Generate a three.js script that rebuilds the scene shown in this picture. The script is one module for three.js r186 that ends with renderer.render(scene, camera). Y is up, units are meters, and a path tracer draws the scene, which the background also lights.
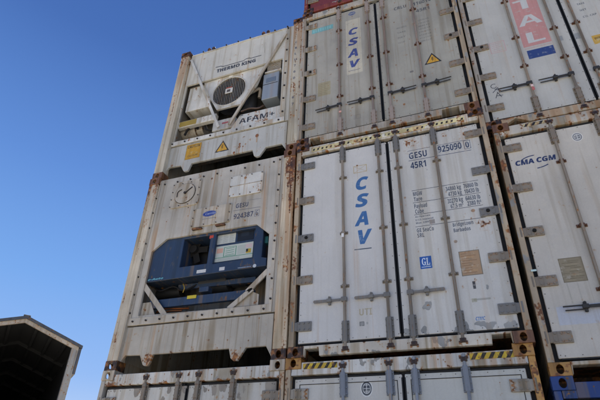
import * as THREE from 'three';
import { RoundedBoxGeometry } from 'three/addons/geometries/RoundedBoxGeometry.js';
import { mergeGeometries } from 'three/addons/utils/BufferGeometryUtils.js';

// ---------------------------------------------------------------- camera, sky, sun, exposure
const scene = new THREE.Scene();
const EYE = new THREE.Vector3(2.0759, -1.3474, 4.892);            // y = 0 is the top of the bottom row, the ground lies at -2.896
const camera = new THREE.PerspectiveCamera(44.97, 1.5, 0.1, 3000);
camera.position.copy(EYE);
camera.quaternion.setFromRotationMatrix(new THREE.Matrix4().set(
  0.93368, 0.16518, 0.31774, 0,
  0.03369, 0.84283, -0.53712, 0,
  -0.35652, 0.51220, 0.78137, 0,
  0, 0, 0, 1));
scene.add(camera);

const SUN = new THREE.Vector3(-0.16, 0.85, -0.50).normalize();     // behind the stack: the end faces stand in open shade
{
  const w = 512, h = 256, data = new Float32Array(w * h * 4), SKY = .48;
  const stops = [[0, .74, .82, .95], [5, .50, .65, .92], [11, .30, .50, .90], [20, .195, .405, .84], [32, .122, .275, .68], [46, .067, .163, .475], [60, .050, .128, .40], [90, .040, .105, .345]];
  for (let j = 0; j < h; j++) {
    const el = ((j + .5) / h - .5) * 180;
    let e = Math.max(el, 0), i = 0;
    while (i < stops.length - 2 && e > stops[i + 1][0]) i++;
    const a = stops[i], b = stops[i + 1], t = (e - a[0]) / (b[0] - a[0]), s = t;
    for (let k = 0; k < w; k++) {
      const o = (j * w + k) * 4;
      for (let c = 0; c < 3; c++) data[o + c] = (a[c + 1] + (b[c + 1] - a[c + 1]) * s) * SKY;
      data[o + 3] = 1;
    }
  }
  const sky = new THREE.DataTexture(data, w, h, THREE.RGBAFormat, THREE.FloatType);
  sky.mapping = THREE.EquirectangularReflectionMapping; sky.magFilter = sky.minFilter = THREE.LinearFilter;
  sky.colorSpace = THREE.LinearSRGBColorSpace; sky.needsUpdate = true;
  scene.background = sky; scene.environment = sky;
}
const sun = new THREE.DirectionalLight(new THREE.Color(1, .955, .89), 4.8);
sun.position.copy(SUN).multiplyScalar(60); sun.castShadow = true;
Object.assign(sun.shadow.camera, { left: -40, right: 40, top: 40, bottom: -40, near: 1, far: 160 });
sun.shadow.mapSize.set(4096, 4096);
scene.add(sun, sun.target);

const renderer = new THREE.WebGLRenderer({ antialias: true });
renderer.setSize(1024, 683);
renderer.toneMapping = THREE.LinearToneMapping;
renderer.toneMappingExposure = 2.1;
renderer.shadowMap.enabled = true;

// ---------------------------------------------------------------- helpers
let seed = 7;
const rnd = () => { seed = (seed * 1664525 + 1013904223) >>> 0; return seed / 4294967296; };
const hash = (x, y, s) => { let n = Math.imul(x, 374761393) + Math.imul(y, 668265263) + Math.imul(s, 1442695041); n = Math.imul(n ^ (n >>> 13), 1274126177); return ((n ^ (n >>> 16)) >>> 0) / 4294967296; };
function vn(x, y, s) {
  const xi = Math.floor(x), yi = Math.floor(y), fx = x - xi, fy = y - yi, u = fx * fx * (3 - 2 * fx), v = fy * fy * (3 - 2 * fy);
  const a = hash(xi, yi, s), b = hash(xi + 1, yi, s), c = hash(xi, yi + 1, s), d = hash(xi + 1, yi + 1, s);
  return a + (b - a) * u + (c - a) * v + (a - b - c + d) * u * v;
}
const fbm = (x, y, s, o = 3) => { let r = 0, a = .5, n = 0; for (let i = 0; i < o; i++) { r += a * vn(x, y, s + i); n += a; a *= .5; x *= 2.03; y *= 2.03; } return r / n; };
const clamp = (x, a = 0, b = 1) => Math.min(b, Math.max(a, x));
const sm = (a, b, x) => { const t = clamp((x - a) / (b - a)); return t * t * (3 - 2 * t); };
const hex = (h) => [(h >> 16) & 255, (h >> 8) & 255, h & 255];

// a painted, weathered metal sheet of mw x mh metres: print first, then stains, rust and flaking over it
function weather({ w = 512, h = 512, mw = 1, mh = 1, base = 0xcccccc, s = 1, streak = .5, blotch = .1, rust = 0, rustAt, peel = 0, peelAt, peelColor = 0x8d8c86, draw, spots = 0, rough = .5, drip = 1, rf = 13, ry = 13 }) {
  const cv = document.createElement('canvas'); cv.width = w; cv.height = h;
  const ctx = cv.getContext('2d');
  ctx.fillStyle = '#' + base.toString(16).padStart(6, '0'); ctx.fillRect(0, 0, w, h);
  if (draw) { ctx.save(); draw(ctx, w / mw, w, h); ctx.restore(); }
  const im = ctx.getImageData(0, 0, w, h), d = im.data, pc = hex(peelColor), bc = hex(base);
  const sp = [];                                                   // single rust spots, each with a run below it
  let ls = s * 7919 + 3; const lr = () => { ls = (Math.imul(ls, 1664525) + 1013904223) >>> 0; return ls / 4294967296; };
  for (let i = 0; i < spots; i++) sp.push([lr() * mw, lr() * mh, .004 + lr() * lr() * .02, .05 + lr() * .35, .3 + lr() * .7]);
  const R = new Uint8Array(w * h * 4);
  for (let j = 0; j < h; j++) for (let i = 0; i < w; i++) {
    const x = i / w * mw, y = (1 - j / h) * mh, o = (j * w + i) * 4;
    let r = d[o], g = d[o + 1], b = d[o + 2], ro = rough;
    if (draw && Math.abs(r - bc[0]) + Math.abs(g - bc[1]) + Math.abs(b - bc[2]) > 6) {   // print is scuffed and flakes off in flecks and scratches
      const wv = fbm(x * 34, y * 34, s + 91, 3) * .7 + vn(x * 8, y * 55, s + 95) * .3, f = clamp(.06 + sm(.60, .80, wv) * .5);
      r += (bc[0] - r) * f; g += (bc[1] - g) * f; b += (bc[2] - b) * f;
    }
    const n1 = fbm(x * 1.7, y * 1.7, s), n2 = fbm(x * 9, y * 9, s + 11), n3 = vn(x * 160, y * 160, s + 23);
    let m = 1 + (n1 - .5) * blotch * 2 + (n2 - .5) * blotch * .9 + (n3 - .5) * .035;
    const st = fbm(x * 13, y * .55, s + 31, 3), st2 = fbm(x * 42, y * 1.3 + n1, s + 37, 2);
    const q = streak * (sm(.52, .8, st) * .55 + sm(.6, .85, st2) * .3) * (0.45 + n2);
    r *= m * (1 - q * .42); g *= m * (1 - q * .5); b *= m * (1 - q * .64);
    ro += q * .25 + (n2 - .5) * .16;
    if (peel) {
      const p = fbm(x * 9, y * 6, s + 51, 4) + (peelAt ? peelAt(x, y) : 0), t = sm(.70 - peel * .14, .72 - peel * .14, p);
      r += (pc[0] * (.85 + n2 * .3) - r) * t; g += (pc[1] * (.85 + n2 * .3) - g) * t; b += (pc[2] * (.85 + n2 * .3) - b) * t;
    }
    let k = fbm(x * rf, y * ry, s + 61, 4) * .72 + fbm(x * 60, y * 50, s + 67, 2) * .28 + (rustAt ? rustAt(x, y) : 0) + rust * .1;
    let t = sm(.685, .765, k), halo = sm(.60, .72, k) * .5;
    const run = fbm(x * 30, y * .8, s + 71, 2) * .6 + fbm(x * 6, y * 1.1, s + 72, 2) * .4 + (rustAt ? rustAt(x, y + .12) * .75 : 0) + rust * .06;
    halo = Math.max(halo, sm(.60, .80, run) * .75 * drip);
    for (const [cx, cy, cr, cl, ca] of sp) {
      const dx = Math.abs(x - cx); if (dx > cr * 1.6) continue;
      const dy = y - cy, dd = Math.hypot(dx, dy) / cr + (n2 - .5) * 1.2;
      if (dd < 1) t = Math.max(t, ca * sm(1, .6, dd));
      if (dy < 0 && dy > -cl) halo = Math.max(halo, ca * .6 * sm(1, .2, dx / cr) * (1 + dy / cl) * (.4 + st2));
    }
    const v = t > .01 ? fbm(x * 26, y * 26, s + 81) : .5, vv = clamp((v - .5) * 2.6, -1, 1), rc = vv < 0 ? [118 + 56 * vv, 74 + 32 * vv, 38 + 12 * vv] : [118 + 64 * vv, 74 + 50 * vv, 38 + 24 * vv];
    halo *= .55;
    r += (168 - r) * halo; g += (118 - g) * halo; b += (72 - b) * halo;
    r += (rc[0] - r) * t; g += (rc[1] - g) * t; b += (rc[2] - b) * t; ro += (.92 - ro) * t;
    d[o] = clamp(r, 0, 255); d[o + 1] = clamp(g, 0, 255); d[o + 2] = clamp(b, 0, 255);
    const rr = clamp(ro, .12, 1) * 255; R[o] = R[o + 1] = R[o + 2] = rr; R[o + 3] = 255;
  }
  ctx.putImageData(im, 0, 0);
  const map = new THREE.CanvasTexture(cv); map.colorSpace = THREE.SRGBColorSpace; map.anisotropy = 8;
  return { map, R, w, h };
}
function painted(o, extra = {}) {
  const t = weather(o); const m = new THREE.MeshStandardMaterial({ map: t.map, metalness: 0, roughness: 1, ...extra });
  if (o.tile) t.map.wrapS = t.map.wrapT = THREE.MirroredRepeatWrapping;
  if (!o.rt) { m.roughness = o.rough ?? .5; return m; }
  const rt = new THREE.DataTexture(half(t.R, t.w, t.h), t.w >> 1, t.h >> 1); rt.magFilter = THREE.LinearFilter; rt.flipY = true; rt.needsUpdate = true;
  if (o.tile) rt.wrapS = rt.wrapT = THREE.MirroredRepeatWrapping;
  m.roughnessMap = rt; return m;
}
function half(a, w, h) { const W = w >> 1, H = h >> 1, r = new Uint8Array(W * H * 4); for (let j = 0; j < H; j++) for (let i = 0; i < W; i++) for (let c = 0; c < 4; c++) r[(j * W + i) * 4 + c] = a[((h - 1 - j * 2) * w + i * 2) * 4 + c]; return r; }
const plain = (c, rough = .6, metal = 0) => new THREE.MeshStandardMaterial({ color: c, roughness: rough, metalness: metal });

const ni = (g) => { const r = g.index ? g.toNonIndexed() : g; for (const k of Object.keys(r.attributes)) if (!['position', 'normal', 'uv'].includes(k)) r.deleteAttribute(k); return r; };
// uv in metres over a 2 m tile, taken from the face's own direction, with an offset so that no two pieces match
function metres(g, off = [0, 0], size = 2) {
  g = ni(g); const p = g.attributes.position, n = g.attributes.normal, uv = new Float32Array(p.count * 2);
  for (let i = 0; i < p.count; i++) {
    const ax = Math.abs(n.getX(i)), ay = Math.abs(n.getY(i)), az = Math.abs(n.getZ(i)), x = p.getX(i), y = p.getY(i), z = p.getZ(i);
    const [a, b] = az >= ax && az >= ay ? [x, y] : ax >= ay ? [z, y] : [x, z];
    uv[i * 2] = a / size + off[0]; uv[i * 2 + 1] = b / size + off[1];
  }
  g.setAttribute('uv', new THREE.BufferAttribute(uv, 2)); return g;
}
function sheetUV(g, x0, y0, w, h) {                                // one sheet of print per face of a door or panel
  g = ni(g); const p = g.attributes.position, uv = new Float32Array(p.count * 2);
  for (let i = 0; i < p.count; i++) { uv[i * 2] = (p.getX(i) - x0) / w; uv[i * 2 + 1] = (p.getY(i) - y0) / h; }
  g.setAttribute('uv', new THREE.BufferAttribute(uv, 2)); return g;
}
const bx = (x0, x1, y0, y1, z0, z1, r = 0) => {
  const w = x1 - x0, h = y1 - y0, d = z1 - z0, g = r ? new RoundedBoxGeometry(w, h, d, 2, Math.min(r, w / 2.01, h / 2.01, d / 2.01)) : new THREE.BoxGeometry(w, h, d);
  return ni(g.translate((x0 + x1) / 2, (y0 + y1) / 2, (z0 + z1) / 2));
};
const cyl = (r, len, axis, x, y, z, seg = 12, r2 = r) => { const g = new THREE.CylinderGeometry(r2, r, len, seg); if (axis === 'x') g.rotateZ(Math.PI / 2); if (axis === 'z') g.rotateX(Math.PI / 2); return ni(g.translate(x, y, z)); };
const extr = (pts, depth, z, holes = [], bevel = 0) => {
  const s = new THREE.Shape(pts.map((p) => new THREE.Vector2(...p))); for (const h of holes) s.holes.push(h.isPath ? h : new THREE.Path(h.map((p) => new THREE.Vector2(...p))));
  return ni(new THREE.ExtrudeGeometry(s, { depth, bevelEnabled: bevel > 0, bevelSize: bevel, bevelThickness: bevel, bevelSegments: 1, bevelOffset: -bevel, curveSegments: 14 }).translate(0, 0, z));
};
const oval = (x, y, rx, ry) => { const p = new THREE.Path(); p.absellipse(x, y, rx, ry, 0, Math.PI * 2, true); p.isPath = true; return p; };
const rect = (x0, x1, y0, y1) => [[x0, y0], [x1, y0], [x1, y1], [x0, y1]];
const bar = (a, b, w, d) => {                                      // a flat bar from a to b (x, y, z)
  const A = new THREE.Vector3(...a), B = new THREE.Vector3(...b), l = A.distanceTo(B), g = new THREE.BoxGeometry(l, w, d);
  const q = new THREE.Quaternion().setFromUnitVectors(new THREE.Vector3(1, 0, 0), B.clone().sub(A).normalize());
  g.applyQuaternion(q).translate((A.x + B.x) / 2, (A.y + B.y) / 2, (A.z + B.z) / 2); return ni(g);
};
const pipe = (pts, r, seg = 24, rs = 7) => ni(new THREE.TubeGeometry(new THREE.CatmullRomCurve3(pts.map((p) => new THREE.Vector3(...p))), seg, r, rs));

const names = {};
function top(name, label, category, pos, group) {
  const o = new THREE.Group(); const n = names[name] = (names[name] ?? -1) + 1; o.name = n ? `${name}_${String(n).padStart(3, '0')}` : name;
  o.position.set(...pos); o.userData = { label, category }; if (group) o.userData.group = group; scene.add(o); return o;
}
function part(parent, name, geos, mat, { label, stuff, keepUV } = {}) {
  geos = (Array.isArray(geos) ? geos : [geos]).map((g) => (keepUV ? ni(g) : metres(g, [rnd(), rnd()])));
  const m = new THREE.Mesh(geos.length > 1 ? mergeGeometries(geos) : geos[0], mat);
  m.name = name; m.castShadow = m.receiveShadow = true; if (label) m.userData.label = label; if (stuff) m.userData.kind = 'stuff'; parent.add(m); return m;
}
function struct(name, geo, mat) { const m = new THREE.Mesh(geo, mat); m.name = name; m.userData.kind = 'structure'; m.castShadow = m.receiveShadow = true; scene.add(m); return m; }

// ---------------------------------------------------------------- materials shared by many pieces
const GREY = { galv: plain(0x8c8d8c, .5, .35), rod: plain(0x9b968c, .55), black: plain(0x0d0d0e, .8), rubber: plain(0x151617, .75), bolt: plain(0x2c2622, .7), dark: plain(0x191817, .9), lever: plain(0x3b3936, .6, .3), rivet: plain(0x5d5853, .6, .3) };
const frameTile = (base, s, rust, o = {}) => painted({ w: 512, h: 512, mw: 2, mh: 2, base, s, streak: .8, blotch: .16, rust, spots: 24, tile: true, rough: .55, ...o });
const F = {
  cream: frameTile(0xb5ad9e, 101, -.5), white: frameTile(0xc6c5be, 113, -.4), grey: frameTile(0xa59f93, 127, .2), worn: frameTile(0xa6977f, 139, .8, { peel: .3 , ry: 6 }),
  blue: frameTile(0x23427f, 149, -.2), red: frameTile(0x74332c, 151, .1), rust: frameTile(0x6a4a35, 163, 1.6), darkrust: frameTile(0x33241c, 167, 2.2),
  yellowrust: frameTile(0xb58a48, 173, 1.3, { peel: .5, peelColor: 0xc9b48a }), steel: frameTile(0x7c7a75, 179, -.1, { blotch: .2 }), fitting: frameTile(0x837a6c, 181, .4, { blotch: .2 }),
  bluesteel: frameTile(0x8c939c, 191, -.3, { blotch: .2 }), pinkrod: frameTile(0x8d8177, 193, .2),
};

// ---------------------------------------------------------------- ground
{
  const g = new THREE.PlaneGeometry(600, 600).rotateX(-Math.PI / 2).translate(0, -2.9, 0);
  const uv = g.attributes.uv; for (let i = 0; i < uv.count; i++) uv.setXY(i, uv.getX(i) * 75, uv.getY(i) * 75);
  struct('ground', g, painted({ w: 512, h: 512, mw: 8, mh: 8, base: 0xb5ab98, s: 301, streak: 0, blotch: .16, tile: true, rough: .9, drip: 0, rust: -3 }));
}

// ---------------------------------------------------------------- containers
const W = 2.438, L = 12.192, CW = .178, CH = .118, CD = .162;
// corner casting: six plates, with an oval opening in the end face and in the outer side face
const castGeo = {};
for (const sx of [-1, 1]) {
  const t = .011, end = extr(rect(-CW / 2, CW / 2, -CH / 2, CH / 2), t, -t, [oval(0, 0, .031, .041)], .004);
  const side = extr(rect(-CD / 2 + t, CD / 2 - t, -CH / 2, CH / 2), t, 0, [oval(0, 0, .034, .040)]).rotateY(Math.PI / 2).translate(sx > 0 ? CW / 2 - t : -CW / 2, 0, -CD / 2);
  const inner = bx(-sx * CW / 2 - (sx < 0 ? t : 0), -sx * CW / 2 + (sx < 0 ? 0 : t), -CH / 2, CH / 2, -CD + t, -t);
  castGeo[sx] = mergeGeometries([end, side, inner, bx(-CW / 2 + .001, CW / 2 - .001, CH / 2 - t, CH / 2 - .001, -CD + t, -t), bx(-CW / 2 + .001, CW / 2 - .001, -CH / 2 + .001, -CH / 2 + t, -CD + t, -t), bx(-CW / 2, CW / 2, -CH / 2, CH / 2, -CD, -CD + t)].map((g) => metres(g, [.13, .41])));
}
// the shell every box has: castings, corner posts, side walls with rails, roof, floor with cross members, far end
function shell(c, H, m, castMats = {}, postMats = {}, postW = .065, roofDrop = .05) {
  const X = (u) => u - W / 2;
  for (const sx of [-1, 1]) for (const sy of [-1, 1]) for (const sz of [0, 1]) {
    const key = (sy > 0 ? 't' : 'b') + (sx < 0 ? 'l' : 'r'), g = castGeo[sz ? -sx : sx];
    const k = new THREE.Mesh(g, castMats[key] ?? castMats.all ?? m.frame); k.name = 'corner_casting'; k.castShadow = k.receiveShadow = true;
    k.position.set(sx * (W - CW) / 2, sy > 0 ? H - CH / 2 : CH / 2, sz ? -L : 0); if (sz) k.rotation.y = Math.PI; c.add(k); if (!sz) mesh(k, 'casting_shade_liner', shadeLinerGeo, F.darkrust, 0, 0);
  }
  for (const s of [0, 1]) {
    const u0 = s ? W - postW : 0, u1 = s ? W : postW;
    part(c, 'corner_post', bx(X(u0) + .002, X(u1) - .002, CH, H - CH, -.15, -.004, .008), postMats[s ? 'r' : 'l'] ?? m.frame);
    part(c, 'corner_post', bx(X(s ? W - .16 : 0) + .002, X(s ? W : .16) - .002, CH, H - CH, -L + .004, -L + .15), m.frame);
    part(c, 'side_wall', bx(X(s ? W - .03 : .012), X(s ? W - .012 : .03), .16, H - .12, -L + .16, -.16), m.side ?? m.frame);
    part(c, 'side_rail', [bx(X(s ? W - .075 : .004), X(s ? W - .004 : .075), .02, .165, -L + .17, -.17), bx(X(s ? W - .07 : .004), X(s ? W - .004 : .07), H - .13, H - .03, -L + .17, -.17)], m.frame);
  }
  part(c, 'roof', bx(X(.02), X(W - .02), H - roofDrop - .04, H - roofDrop, -L + .17, -.17), m.side ?? m.frame);
  const deep = postW > .1 ? .9 : .17, beams = [bx(X(.08), X(W - .08), .155, .175, -L + .17, -deep)];   // the machinery end stands over an open well
  if (deep > 1) beams.push(bx(X(.08), X(W - .08), .30, .32, -deep + .021, -.17), bx(X(.08), X(W - .08), .02, .32, -deep, -deep + .02), bx(X(.08), X(.1), .02, .3, -deep + .021, -.17), bx(X(W - .1), X(W - .08), .02, .3, -deep + .021, -.17));
  for (let z = -deep - .7; z > -L + .3; z -= .55) beams.push(bx(X(.08), X(W - .08), .03, .154, z - .03, z + .03));
  part(c, 'floor', beams, F.darkrust);  // rusty underframe, its dark tone stands in for shade under the box
  part(c, 'end_wall', bx(X(.17), X(W - .17), .13, H - .13, -L + .02, -L + .05), m.frame);
}

// hinge, cam bracket, guide, handle: one geometry each, shared by all the boxes
const hingeGeo = (() => {
  const g = [bx(0, .17, -.055, .055, -.03, -.012, .006), bx(-.058, .012, -.05, .05, -.03, -.008, .008), cyl(.016, .112, 'y', -.047, 0, -.012, 10)];
  for (const u of [.03, .085, .14]) for (const v of [-.034, .034]) g.push(cyl(.0095, .012, 'z', u, v, -.008, 6));
  return mergeGeometries(g.map((a) => metres(a)));
})();
const bracketGeo = (() => {
  const g = [bx(-.042, .042, -.12, .12, -.034, -.022, .004), bx(-.026, .026, -.118, .118, -.024, .012, .012)];
  for (const u of [-.033, .033]) for (const v of [-.09, -.03, .03, .09]) g.push(cyl(.009, .016, 'z', u, v, -.016, 6));
  return mergeGeometries(g.map((a) => metres(a)));
})();
const guideGeo = mergeGeometries([bx(-.05, .05, -.018, .018, -.034, -.022, .004), bx(-.026, .026, -.016, .016, -.03, .012, .008), cyl(.009, .016, 'z', -.039, 0, -.016, 6), cyl(.009, .016, 'z', .039, 0, -.016, 6)].map((a) => metres(a)));
const camGeo = mergeGeometries([bx(-.03, .03, -.02, .025, -.03, .012, .008), bx(-.042, -.022, .008, .04, -.03, .004, .004), bx(.022, .042, .008, .04, -.03, .004, .004), cyl(.022, .03, 'y', 0, 0, -.01, 10)].map((a) => metres(a)));
const handleGeo = (style) => {                                     // lever pointing to -x, pivot at the origin
  const g = [bx(-.04, .028, -.026, .026, -.022, .014, .008)];
  if (style === 'plate') g.push(bx(-.2, -.03, -.012, .012, -.008, .004, .004), extr([[-.36, -.008], [-.35, -.016], [-.2, -.014], [-.2, .014], [-.35, .016], [-.36, .008]], .012, -.008));
  else g.push(bx(-.2, -.03, -.014, .014, -.012, .004, .005), cyl(.0075, .19, 'x', -.27, .011, 0, 8), cyl(.0065, .17, 'x', -.265, -.022, -.014, 8));
  g.push(bx(-.192, -.162, -.05, .05, -.03, -.004, .008), bx(-.205, -.15, -.02, .02, -.02, .014, .006), cyl(.01, .012, 'z', -.177, -.04, -.002, 6), cyl(.01, .012, 'z', -.177, .04, -.002, 6));
  return mergeGeometries(g.map((a) => metres(a)));
};
const HANDLE = { plate: handleGeo('plate'), rod: handleGeo('rod') };
const shadeLinerGeo = mergeGeometries([bx(-.074, .074, .042, .046, -.148, -.014), bx(-.074, .074, -.046, -.042, -.148, -.014), bx(-.074, .074, -.046, .046, -.15, -.146)].map((g) => metres(g)));  // dark rusty liner added inside each casting so its holes look shaded
const mesh = (parent, name, g, mat, x, y, z = 0) => { const m = new THREE.Mesh(g, mat); m.name = name; m.position.set(x, y, z); m.castShadow = m.receiveShadow = true; parent.add(m); return m; };

const LEAF = { l: [.102, 1.222], r: [1.248, 2.336], v: [.155, 2.68], z: -.035 };
function doorBox(id, o) {
  const H = o.H ?? 2.896, X = (u) => u - W / 2, c = top('shipping_container', o.label, 'shipping container', [o.pos[0] + W / 2, o.pos[1], o.pos[2]], 'containers in the stack');
  const m = o.m, vtop = H - .216, k = vtop / 2.68;
  shell(c, H, m, o.cast, o.post);
  // frame round the doors
  part(c, 'door_header', [bx(X(.1795), X(W - .1795), H - .182, H - .052, -.15, -.008, .006), bx(X(.068), X(.1793), H - .182, H - CH - .002, -.15, -.009), bx(X(W - .1793), X(W - .068), H - .182, H - CH - .002, -.15, -.009)].map((g) => sheetUV(g, X(.064), H - .185, 2.31, .14)), o.header ?? m.frame, { keepUV: true });
  const slots = o.slots ?? [];                                     // dark pockets in the bottom sill
  const edge = [[.18, .012]]; for (const [a, b, h, tri] of slots) edge.push(...(tri ? [[a, .012], [(a + b) / 2, h], [b, .012]] : [[a, .012], [a + .008, h], [b - .008, h], [b, .012]])); edge.push([W - .18, .012], [W - .18, .122], [.18, .122]);
  part(c, 'door_sill', [extr(edge.map(([a, b]) => [X(a), b]), .05, -.058, [], .004), bx(X(.19), X(W - .19), .1, .12, -.16, -.06)].map((g) => sheetUV(g, X(.064), -.012, 2.31, .14)), o.sill ?? m.frame, { keepUV: true });
  part(c, 'door_gasket', [bx(X(.066), X(W - .066), .124, H - .184, -.1, -.068)], GREY.rubber);
  if (o.stripes) o.stripes.forEach(([u0, u1, v0, v1, mat]) => part(c, 'warning_strip', sheetUV(bx(X(u0), X(u1), v0, v1, -.007, -.0045), X(u0), v0, u1 - u0, v1 - v0), mat, { keepUV: true }));
  // doors
  for (const s of ['l', 'r']) {
    const [u0, u1] = LEAF[s], v0 = LEAF.v[0];
    const leaf = part(c, 'door', sheetUV(bx(X(u0), X(u1), v0, vtop, -.066, LEAF.z, .01), X(u0), v0, u1 - u0, vtop - v0), o.leaf[s], { keepUV: true });
    part(leaf, 'door_seal', [bx(X(s === 'l' ? u1 - .008 : u0 - .006), X(s === 'l' ? u1 + .006 : u0 + .008), v0 + .03, vtop - .03, -.06, LEAF.z + .004, .004), bx(X(u0) + .02, X(u1) - .02, v0 - .016, v0 - .001, -.06, LEAF.z + .006, .005), bx(X(u0) + .02, X(u1) - .02, vtop + .001, vtop + .016, -.06, LEAF.z + .006, .005)], GREY.rubber);
    if (o.trim) { const a = X(u0) + .055, b = X(u1) - .045, t = vtop - .06, q = v0 + .055; part(leaf, 'edge_trim', [bx(a, b, t, t + .006, LEAF.z - .002, LEAF.z + .004), bx(a, b, q, q + .006, LEAF.z - .002, LEAF.z + .004), bx(a, a + .006, q, t, LEAF.z - .002, LEAF.z + .004), bx(b - .006, b, q, t, LEAF.z - .002, LEAF.z + .004)], GREY.dark); }
    const rv = []; for (let v = v0 + .03; v < vtop; v += .145) rv.push([X(u0) + .022, v], [X(u1) - .022, v]); for (let u = u0 + .06; u < u1 - .03; u += .14) rv.push([X(u), v0 + .022], [X(u), vtop - .022]);
    part(leaf, 'rivets', rv.map(([a, b]) => cyl(.0045, .006, 'z', a + (rnd() - .5) * .006, b + (rnd() - .5) * .006, LEAF.z + .001, 6)), GREY.rivet, { stuff: true });
    for (let i = 0; i < 5; i++) {
      const h = mesh(leaf, 'hinge', hingeGeo, rnd() < .3 && o.hinge !== F.blue ? (o.hinge === F.steel ? F.fitting : F.grey) : o.hinge, X(s === 'l' ? .088 : W - .088), (2.53 - i * .547) * k, LEAF.z + .03);
      h.rotation.z = (s === 'r' ? Math.PI : 0) + (rnd() - .5) * .03;
    }
    if (o.stay !== false) mesh(leaf, 'door_stay', hingeBolt, GREY.dark, X(s === 'l' ? .17 : W - .17), (1.44) * k, LEAF.z + .024);
  }
  (o.bars ?? [.645, 1.118, 1.352, 1.815]).forEach((u, i) => {
    const b = part(c, 'locking_bar', cyl(.0165, H - .13, 'y', X(u), H / 2, -.006, 12), o.rod ?? F.fitting);
    for (const v of o.guides ?? [2.235, 1.432, .762]) mesh(b, 'bar_guide', guideGeo, o.guide ?? F.rust, X(u), v * k, -.004);
    for (const v of [2.605 * k, o.lowBracket ?? .245]) mesh(b, 'cam_bracket', bracketGeo, o.bracket ?? o.hinge, X(u), v, -.002);
    const c0 = mesh(b, 'cam_keeper', camGeo, F.darkrust, X(u), H - .118, .0), c1 = mesh(b, 'cam_keeper', camGeo, F.darkrust, X(u), .068, .0); c1.rotation.z = Math.PI;
    if (!(o.noHandle ?? []).includes(i)) { const h = mesh(b, 'handle', HANDLE[o.handle ?? 'rod'], o.handleMat ?? GREY.lever, X(u), (.602 + (o.handleUp?.[i] ?? 0)) * k, -.002); h.rotation.z = (o.tilt?.[i] ?? 0); if (i > 1) { h.rotation.y = 0; h.scale.x = -1; } }
  });
  if (o.seals) for (const [u, v, w, h, col] of o.seals) part(c, 'seal_tag', bx(X(u), X(u + w), v, v + h, .012, .018, .002), plain(col, .4));
  c.userData.H = H; return c;
}
const hingeBolt = metres(mergeGeometries([cyl(.02, .014, 'z', 0, 0, 0, 10), cyl(.012, .022, 'z', 0, 0, .004, 8)]));

// print helpers: ink(ctx, S) works in container metres (u from the left post, v from the bottom)
function printer(u0, vtopEdge, S, ctx) {
  const X = (u) => (u - u0) * S, Y = (v) => (vtopEdge - v) * S;
  return {
    X, Y,
    rect(a, b, c, d, col, al = 1) { ctx.globalAlpha = al; ctx.fillStyle = col; ctx.fillRect(X(a), Y(d), (b - a) * S, (d - c) * S); ctx.globalAlpha = 1; },
    frame(a, b, c, d, col, lw = .006, al = 1) { ctx.globalAlpha = al; ctx.strokeStyle = col; ctx.lineWidth = lw * S; ctx.strokeRect(X(a), Y(d), (b - a) * S, (d - c) * S); ctx.globalAlpha = 1; },
    line(a, c, b, d, col, lw = .006, al = 1) { ctx.globalAlpha = al; ctx.strokeStyle = col; ctx.lineWidth = lw * S; ctx.beginPath(); ctx.moveTo(X(a), Y(c)); ctx.lineTo(X(b), Y(d)); ctx.stroke(); ctx.globalAlpha = 1; },
    poly(pts, col, al = 1) { ctx.globalAlpha = al; ctx.fillStyle = col; ctx.beginPath(); pts.forEach(([a, b], i) => (i ? ctx.lineTo(X(a), Y(b)) : ctx.moveTo(X(a), Y(b)))); ctx.closePath(); ctx.fill(); ctx.globalAlpha = 1; },
    oval(a, b, rx, ry, col, lw = 0, al = 1) { ctx.globalAlpha = al; ctx.beginPath(); ctx.ellipse(X(a), Y(b), rx * S, ry * S, 0, 0, Math.PI * 2); if (lw) { ctx.strokeStyle = col; ctx.lineWidth = lw * S; ctx.stroke(); } else { ctx.fillStyle = col; ctx.fill(); } ctx.globalAlpha = 1; },
    arc(pts, col, lw) { ctx.strokeStyle = col; ctx.lineWidth = lw * S; ctx.beginPath(); ctx.moveTo(X(pts[0][0]), Y(pts[0][1])); ctx.quadraticCurveTo(X(pts[1][0]), Y(pts[1][1]), X(pts[2][0]), Y(pts[2][1])); ctx.stroke(); },
    // text fitted to the box: left a, base v, width wd, cap height ch
    text(t, a, v, wd, ch, col, font = 'bold', fam = 'sans-serif', al = 1, slant = 0, bold = 0) {
      ctx.save(); ctx.globalAlpha = al; ctx.fillStyle = col; const px = 100; ctx.font = `${font} ${px}px ${fam}`; const mw = ctx.measureText(t).width;
      ctx.translate(X(a), Y(v)); ctx.transform(1, 0, -slant, 1, 0, 0); ctx.scale(wd * S / mw, ch * S / (px * .72)); if (bold) { ctx.strokeStyle = col; ctx.lineWidth = bold; ctx.lineJoin = 'round'; ctx.strokeText(t, 0, 0); } ctx.fillText(t, 0, 0); ctx.restore();
    },
  };
}
const dents = (() => { const n = 256, a = new Uint8Array(n * n * 4); for (let j = 0; j < n; j++) for (let i = 0; i < n; i++) { const v = clamp(fbm(i / 34, j / 46, 977, 3) * .8 + sm(.62, .8, fbm(i / 11, j / 11, 983, 2)) * .3) * 255, o = (j * n + i) * 4; a[o] = a[o + 1] = a[o + 2] = v; a[o + 3] = 255; } const t = new THREE.DataTexture(a, n, n); t.magFilter = t.minFilter = THREE.LinearFilter; t.needsUpdate = true; return t; })();
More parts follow.
